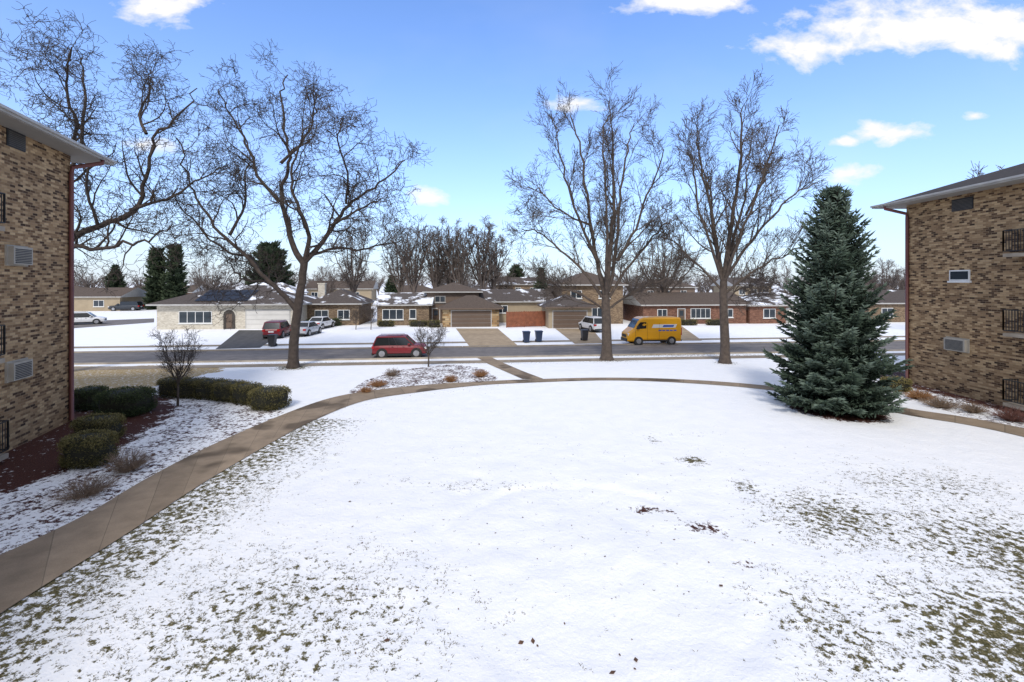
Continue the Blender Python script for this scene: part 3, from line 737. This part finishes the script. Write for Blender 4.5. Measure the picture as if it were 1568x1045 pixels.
leafy('foundation_shrubs',[B(590,501,26,.8,1),B(640,501,30,.8,1),B(664,502,20,.9,1)],M_hedge,900,.12,8)
leafy('foundation_shrubs',[B(1055,499,30,.8,1),B(1100,499,34,.8,1)],M_hedge,900,.12,9)
def twigs(name,px,py,wpx,hm,seed,mat,n_=160,r=.006):
    rg=random.Random(seed); s=(py-HZ)/H; w=wpx/s/2; mb=MB()
    for i in range(n_):
        a=rg.uniform(0,6.28); q=rg.random()**.6; c=Vector((math.cos(a),math.sin(a),0))
        p=c*w*.25*rg.random(); d=(c*q*w+Vector((0,0,hm*rg.uniform(.6,1)*(1.15-.6*q)))); pts=[p]
        for k in range(1,5): pts.append(p+d*(k/4)+rv(rg)*.03*k*hm+Vector((0,0,-.05*hm*q*(k/4)**2)))
        mb.tube(pts,[r,r*.9,r*.7,r*.6,r*.4],3)
        for k in range(3):
            j=rg.randint(1,3); dd=(rv(rg)*.5+d.normalized()).normalized()*hm*.28; mb.tube([pts[j],pts[j]+dd*.5,pts[j]+dd+rv(rg)*.02],[r*.6,r*.5,r*.3],3)
    mb.build(name,[mat],None,loc=GV(px,py))
M_twig=simple('twig_tan',(.20,.14,.095),.9,.3,5); M_orange=simple('twig_rust',(.30,.15,.06),.9,.3,5)
twigs('dormant_shrub',195,722,62,.75,1,M_twig,200)
twigs('dormant_shrub',130,760,85,.55,2,M_twig,190)
twigs('dormant_grass',578,592,30,.4,3,M_orange,220,.008)
twigs('dormant_grass',560,601,22,.3,4,M_orange,150,.008)
twigs('dormant_grass',690,585,22,.45,5,M_orange,150,.008)
twigs('dormant_grass',735,577,26,.5,6,M_orange,160,.008)
twigs('dormant_shrub',600,576,26,.5,7,M_twig,130,.008)
twigs('dormant_shrub',1440,624,50,.5,8,M_twig,220,.008)
twigs('dormant_grass',1410,612,36,.5,9,M_orange,220,.01)
twigs('dormant_shrub',1550,645,50,.6,10,simple('twig_red',(.14,.06,.045),.9),200,.008)
twigs('dormant_shrub',1490,632,36,.5,11,M_twig,160,.008)
# grass tufts poking through snow (one mesh)
rg=random.Random(77); mb=MB()
cnt=0
for i in range(90000):
    x=rg.uniform(-11,14); y=rg.uniform(6,17)
    if abs(x)>1.15*y: continue
    g=grassy(x,y)*(.55+.9*mn.noise(Vector((x*2.2,y*2.2,1.5))))
    if g<.18: 
        if rg.random()>.006: continue
    elif rg.random()>g*1.1: continue
    for k in range(3):
        a=rg.uniform(0,6.28); l=rg.uniform(.02,.055); z=gz(x,y); p=Vector((x+rg.uniform(-.03,.03),y+rg.uniform(-.03,.03),z-.002)); d=Vector((math.cos(a)*l,math.sin(a)*l,l*.4)); w=Vector((-math.sin(a),math.cos(a),0))*.007
        q=len(mb.v); mb.v.extend([p-w,p+w,p+d]); mb.f.append((q,q+1,q+2)); mb.m.append(0); mb.col.extend([rg.random()]*3)
    cnt+=1
    if cnt>20000: break
mb.build('grass',[needlemat('winter_grass',(.05,.045,.015),(.12,.10,.045),(.26,.22,.12))])
mb=MB()
for i in range(60):
    px,py=rg.uniform(450,1250),rg.uniform(740,1040); x,y=G(px,py); z=gz(x,y)+.012; s_=rg.uniform(.015,.035) if i>6 else .06; a=rg.uniform(0,6.28)
    c=Vector((math.cos(a),math.sin(a),rg.uniform(-.2,.5)))*s_; w=Vector((-math.sin(a),math.cos(a),rg.uniform(0,.4)))*s_*.6; p=Vector((x,y,z))
    mb.face([p-c,p+w,p+c,p-w])
mb.build('fallen_leaves',[simple('dead_leaf',(.11,.055,.03),.8,.4,9)])
# ---------------------------------------------------------------- vehicles
def paint(name,c): 
    m,nt,b=newmat(name); b.inputs['Base Color'].default_value=(*c,1); b.inputs['Roughness'].default_value=.35; b.inputs['Coat Weight'].default_value=.3; return m
M_lampR=simple('tail_lamp',(.4,.01,.01),.2,.05); M_lampW=simple('head_lamp',(.7,.7,.7),.15,.05)
def loft(mb,st,mi):
    k=len(mb.v); n_=0
    for (x,zb,zt,hw) in st:
        h_=zt-zb; ring=[(hw*.86,zb),(hw*.97,zb+.12*h_),(hw,zb+.45*h_),(hw*.985,zb+.72*h_),(hw*.93,zb+.93*h_),(hw*.80,zt)]
        ring=ring+[(-a,b_) for a,b_ in reversed(ring)]; n_=len(ring)
        for a,b_ in ring: mb.v.append((x,a,b_))
    for i in range(len(st)-1):
        for j in range(n_):
            j2=(j+1)%n_; mb.f.append((k+i*n_+j,k+i*n_+j2,k+(i+1)*n_+j2,k+(i+1)*n_+j)); mb.m.append(mi)
    mb.f.append(tuple(k+j for j in range(n_))); mb.m.append(mi); mb.f.append(tuple(k+(len(st)-1)*n_+j for j in reversed(range(n_)))); mb.m.append(mi)
def wheels(e,L,W,r,xs):
    for i,x in enumerate(xs):
        for sd in (-1,1):
            mb=MB(); y=sd*(W/2-.12)
            def disc(y0,y1,rr,mi,sides=20): mb.tube([Vector((x,y0,r)),Vector((x,y1,r))],[rr,rr],sides,mi,True)
            disc(y-.1*sd,y+.128*sd,r*1.18,1)
            disc(y-.1*sd,y+.145*sd,r,1); disc(y,y+.152*sd,r*.64,2,16)
            for k in range(5):
                a=k*1.2566; c=Vector((x,y+.157*sd,r)); mb.tube([c,c+Vector((math.cos(a)*r*.6,0,math.sin(a)*r*.6))],[.035,.03],4,2)
            mb.build('wheel_%d'%(i*2+(sd>0)),[M_rubber,M_rubber,M_rim],e)
def car(name,px,py,head,L,W,Hh,col,kind='suv'):
    e=empty(name,GV(px,py,.014),head); pm=paint('paint_'+name,col); mb=MB(); X=lambda t:(t-.5)*L
    gc=.12*Hh
    if kind=='suv':
        st=[(0,.50,.40),(.012,.57,.445),(.05,.615,.47),(.14,.62,.49),(.4,.61,.5),(.66,.60,.5),(.75,.595,.495),(.9,.56,.48),(.965,.51,.455),(.99,.46,.43),(1,.38,.39)]
        gb=(.02,.765);gt=(.085,.60); belt=.60; wt=.395
    else:
        st=[(0,.55,.39),(.012,.66,.44),(.06,.68,.465),(.2,.68,.485),(.4,.66,.5),(.66,.65,.5),(.73,.64,.49),(.9,.58,.47),(.97,.50,.44),(1,.40,.38)]
        gb=(.14,.74);gt=(.27,.56); belt=.65; wt=.375
    loft(mb,[(X(t),gc+.06*Hh,zt*Hh,hw*W) for t,zt,hw in st],0)
    mb.box(X(.16),X(.84),-W*.485,W*.485,gc-.02,gc+.1*Hh-.01,2)
    b0,b1,t0,t1=X(gb[0]),X(gb[1]),X(gt[0]),X(gt[1]); wb,wt=W*.462,W*wt; zb,zt=belt*Hh-.03,Hh*.965
    Bp=[Vector(p) for p in ((b0,-wb,zb),(b1,-wb,zb),(b1,wb,zb),(b0,wb,zb))]; Tp=[Vector(p) for p in ((t0,-wt,zt),(t1,-wt,zt),(t1,wt,zt),(t0,wt,zt))]
    for i in range(4): j=(i+1)%4; mb.face([Bp[i],Bp[j],Tp[j],Tp[i]],1)
    k=len(mb.v)
    for (f,z) in ((1.03,zt-.04),(1.03,zt+.01),(.9,zt+.05)):
        cx=(t0+t1)/2
        for p in Tp: mb.v.append((cx+(p.x-cx)*f,p.y*f,z))
    for r_ in range(2):
        for i in range(4): j=(i+1)%4; mb.f.append((k+r_*4+i,k+r_*4+j,k+r_*4+4+j,k+r_*4+4+i)); mb.m.append(0)
    mb.f.append((k+8,k+9,k+10,k+11)); mb.m.append(0)
    for i in range(4): mb.tube([Bp[i],Tp[i]],[.05 if i in(0,3) else .035,.035],5,0)
    for t in (.40,.60) if kind=='suv' else (.5,):
        for sd in (-1,1):
            xb=b0+(b1-b0)*t; xt=t0+(t1-t0)*(t+.02 if t<.6 else t-.03); mb.tube([Vector((xb,sd*wb,zb)),Vector((xt,sd*wt,zt))],[.025,.022],5,2)
            mb.tube([Vector((xb,sd*W*.497,gc+.2*Hh)),Vector((xb,sd*W*.494,zb-.02))],[.008,.008],4,2)
    for sd in (-1,1):
        mb.box(X(.66),X(.70),*sorted((sd*W*.5,sd*W*.56)),belt*Hh,belt*Hh+.13,0)
        mb.box(X(-.004),X(.035),*sorted((sd*W*.30,sd*W*.46)),.44*Hh,.56*Hh,3)
        mb.box(X(.955),X(1.0),*sorted((sd*W*.27,sd*W*.44)),.40*Hh,.485*Hh,4)
        for q in (.36,.56): mb.box(X(q),X(q)+.14,*sorted((sd*W*.49,sd*W*.515)),.52*Hh,.535*Hh,2)
        if kind=='suv': mb.tube([Vector((t0+.1,sd*wt*.88,zt+.09)),Vector((t1-.15,sd*wt*.88,zt+.09))],[.018]*2,4,2)
    mb.box(X(.985),X(1.006),-W*.24,W*.24,.30*Hh,.43*Hh,2); mb.box(X(-.01),X(.02),-W*.40,W*.40,gc+.02,gc+.13*Hh,2)
    mb.box(X(-.006),X(.01),-.26,.26,.38*Hh,.46*Hh,4)
    mb.build('body',[pm,M_carglass,M_dark,M_lampR,M_lampW],e)
    r=.215*Hh if kind=='suv' else .23*Hh
    wheels(e,L,W,r,(X(.185),X(.815)))
    return e
RD=ang
car('red_suv_car',613.5,546.5,RD,4.1,1.8,1.68,(.20,.010,.016))
car('red_suv_car',426,516,RD+R(93),4.4,1.85,1.75,(.18,.012,.018))
car('silver_car',470,513,RD+R(84),4.5,1.8,1.5,(.45,.46,.48),'sedan')
car('white_car',492,503,RD+R(80),4.5,1.8,1.5,(.7,.7,.7),'sedan')
car('white_suv_car',907,507,RD+R(100),4.5,1.85,1.75,(.7,.7,.7))
car('white_suv_car',129,497,RD+R(25),4.6,1.85,1.7,(.7,.7,.7))
car('dark_suv_car',193,476,RD+R(185),5.6,2,1.9,(.02,.025,.035))
def van(px,py,head):
    e=empty('yellow_delivery_van',GV(px,py,.014),head); L,W,Hh=5.2,1.98,2.55; X=lambda t:(t-.5)*L; pm=paint('van_yellow',(.72,.34,.006)); mb=MB(); gc=.3
    st=[(0,.94,.46),(.01,.975,.49),(.04,.99,.5),(.5,1.0,.5),(.70,.99,.5),(.76,.95,.495),(.80,.87,.49),(.885,.60,.485),(.93,.53,.475),(.975,.46,.455),(.995,.40,.43),(1,.34,.40)]
    loft(mb,[(X(t),gc,zt*Hh,hw*W) for t,zt,hw in st],0)
    def zt_(t):
        for a,b_ in zip(st,st[1:]):
            if a[0]<=t<=b_[0]: return Hh*(a[1]+(b_[1]-a[1])*(t-a[0])/(b_[0]-a[0]))
    P=[(X(.772),zt_(.772)+.012),(X(.80),zt_(.80)+.015),(X(.882),zt_(.882)+.015)]
    for a,b_ in zip(P,P[1:]): mb.face([(a[0],-W*.39,a[1]),(b_[0],-W*.42,b_[1]),(b_[0],W*.42,b_[1]),(a[0],W*.39,a[1])],1)
    for sd in (-1,1):
        y=sd*(W*.5+.006)
        mb.face([(X(.66),y,.60*Hh),(X(.85),y*.985,.58*Hh),(X(.80),y*.965,.76*Hh),(X(.765),y*.955,.83*Hh),(X(.66),y*.965,.83*Hh)],1)
        mb.face([(X(.12),y+.0*sd,.62*Hh),(X(.56),y,.62*Hh),(X(.53),y*1.0,.745*Hh),(X(.09),y*1.0,.745*Hh)],5)
        mb.face([(X(.16),y*1.004,.645*Hh),(X(.36),y*1.004,.645*Hh),(X(.34),y*1.004,.72*Hh),(X(.14),y*1.004,.72*Hh)],6)
        for q in range(5): mb.box(X(.10+q*.07),X(.155+q*.07),*sorted((y,y+sd*.006)),.50*Hh,.545*Hh,6)
        mb.box(X(.14),X(.84),*sorted((sd*W*.485,sd*W*.508)),gc+.02,gc+.16,2)
        mb.box(X(.80),X(.835),*sorted((sd*W*.5,sd*W*.6)),.58*Hh,.70*Hh,2)
        mb.box(X(-.004),X(.02),*sorted((sd*W*.42,sd*W*.485)),.35*Hh,.62*Hh,3)
        mb.box(X(.945),X(.99),*sorted((sd*W*.28,sd*W*.44)),.33*Hh,.43*Hh,4)
        for t in (.64,.86,.42): mb.tube([Vector((X(t),y,.2*Hh)),Vector((X(t),y*.995,.80*Hh if t<.8 else .56*Hh))],[.009]*2,4,2)
    mb.box(X(.97),X(1.012),-W*.40,W*.40,gc,gc+.28,2); mb.box(X(.985),X(1.008),-W*.26,W*.26,.27*Hh,.37*Hh,2); mb.box(X(-.02),X(.01),-W*.4,W*.4,gc,gc+.14,2)
    mb.build('body',[pm,M_carglass,M_dark,M_lampR,M_lampW,M_white,paint('van_blue',(.03,.09,.4))],e)
    wheels(e,L,W,.36,(X(.19),X(.80)))
van(996.5,526.5,RD+math.pi)
def bin_(px,py,c,hm=1.1):
    e=empty('wheelie_bin',GV(px,py,0),R(8)); mb=MB(); k=len(mb.v)
    for z,w in ((.08,.24),(hm*.92,.32)):
        for a,b_ in ((-1,-1),(1,-1),(1,1),(-1,1)): mb.v.append((a*w,b_*w*1.1,z))
    for i in range(4): j=(i+1)%4; mb.f.append((k+i,k+j,k+4+j,k+4+i)); mb.m.append(0)
    mb.face([mb.v[k+3],mb.v[k+2],mb.v[k+1],mb.v[k]],0)
    mb.box(-.35,.35,-.40,.38,hm*.922,hm,0); mb.tube([Vector((-.28,.42,hm*.9)),Vector((.28,.42,hm*.9))],[.025]*2,6,0,True)
    mb.tube([Vector((-.3,.28,.13)),Vector((.3,.28,.13))],[.13]*2,12,1,True)
    mb.build('bin_body',[simple('bin_plastic',c,.5,.1),M_rubber],e)
bin_(417,531,(.03,.028,.028)); bin_(806,525,(.015,.03,.07)); bin_(825,524,(.015,.03,.07)); bin_(895,522,(.03,.03,.035))
# ---------------------------------------------------------------- camera
cam=bpy.data.cameras.new('camera'); co=bpy.data.objects.new('camera',cam); scene.collection.objects.link(co)
co.location=(0,0,H); co.rotation_euler=(R(90),0,0); cam.sensor_width=36; cam.lens=F/1568*36; cam.shift_y=-(522.5-HZ)/1568; cam.clip_end=9000; cam.clip_start=.1
scene.camera=co
# ---------------------------------------------------------------- light
EL,AZ=44,188
sun=bpy.data.lights.new('sun','SUN'); sun.energy=2.35; sun.angle=R(10); sun.color=(1,.95,.875)
so=bpy.data.objects.new('sun',sun); scene.collection.objects.link(so); so.rotation_euler=(R(90-EL),0,-R(AZ-180)); so.location=(0,-20,60)
w=bpy.data.worlds.new('World'); scene.world=w; w.use_nodes=True; nt=w.node_tree; nt.nodes.clear(); n=N(nt)
try: w.cycles.sampling_method='NONE'
except Exception: pass
out=n.node('ShaderNodeOutputWorld'); bg=n.node('ShaderNodeBackground'); nt.links.new(bg.outputs[0],out.inputs[0])
sky=n.node('ShaderNodeTexSky',sky_type='NISHITA'); sky.sun_disc=False; sky.sun_elevation=R(EL); sky.sun_rotation=R(AZ); sky.altitude=200; sky.dust_density=.3; sky.air_density=1.0; sky.ozone_density=1.5
tc=n.node('ShaderNodeTexCoord').outputs['Generated']; sp=n.node('ShaderNodeSeparateXYZ'); n.put(sp.inputs[0],tc)
yy=n.math('MAXIMUM',sp.outputs[1],.05)
gx=n.math('DIVIDE',sp.outputs[0],yy); gy=n.math('DIVIDE',sp.outputs[2],yy)
cb=n.node('ShaderNodeCombineXYZ'); n.put(cb.inputs[0],gx); n.put(cb.inputs[1],gy); GP=cb.outputs[0]
best=None
for (cx,cy,sx,sy,am) in [(1400,38,190,46,1.0),(1240,72,90,28,.9),(1500,45,150,45,1),(1060,4,105,24,.95),(235,6,75,34,.95),(1365,202,62,19,1),(1305,266,52,18,1),(1293,217,22,10,.9),(893,158,46,15,.75),(650,302,32,15,.95),(215,222,45,16,.7),(1490,178,18,7,.6)]:
    v=n.vmath('SUBTRACT',GP,((cx-784)/F,(HZ-cy)/F,0)); v=n.vmath('MULTIPLY',v,(F/sx/1.3,F/sy/1.3,0)); l=n.math('MULTIPLY',n.math('SUBTRACT',1.0,n.vmath('LENGTH',v)),am)
    best=l if best is None else n.math('MAXIMUM',best,l)
st_=n.node('ShaderNodeMapping'); n.put(st_.inputs[0],GP); st_.inputs['Scale'].default_value=(1,1.7,1)
nz=n.noise(st_.outputs[0],9,6,.6,.2)
cl_=n.math('ADD',best,n.math('MULTIPLY',n.math('SUBTRACT',nz,.5),2.3))
cl_=n.math('MULTIPLY_ADD',cl_,2.0,-.35,clamp=True)
cl_=n.math('MULTIPLY',cl_,n.math('GREATER_THAN',sp.outputs[1],.1))
wis=n.math('MULTIPLY',n.math('MULTIPLY_ADD',n.noise(st_.outputs[0],1.6,4,.6),2.0,-.95,clamp=True),.14)
cl_=n.math('MAXIMUM',cl_,wis)
# unseen cloud sheet overhead and to the south, added to soften and whiten light
hi=n.math('MAXIMUM',n.math('MULTIPLY_ADD',sp.outputs[2],3.5,-2.1,clamp=True),n.math('MULTIPLY_ADD',sp.outputs[1],-2.5,.35,clamp=True))
hn=n.math('MULTIPLY_ADD',n.noise(tc,2.5,3,.6),2.0,-.3,clamp=True)
cl_=n.math('MAXIMUM',cl_,n.math('MULTIPLY',hi,hn))
base=n.mix(1.0,sky.outputs[0],(1.05,1.42,1.98),'MULTIPLY')
hz=n.math('POWER',2.718,n.math('MULTIPLY',n.math('MAXIMUM',sp.outputs[2],0.0),-5.2))
base=n.mix(n.math('MULTIPLY',hz,.95),base,(5.1,5.55,6.2))
cc=n.mix(cl_,base,(6.8,6.75,6.75))
n.put(bg.inputs[0],cc); bg.inputs[1].default_value=.15
scene.view_settings.view_transform='Standard'; scene.view_settings.look='None'; scene.view_settings.exposure=0
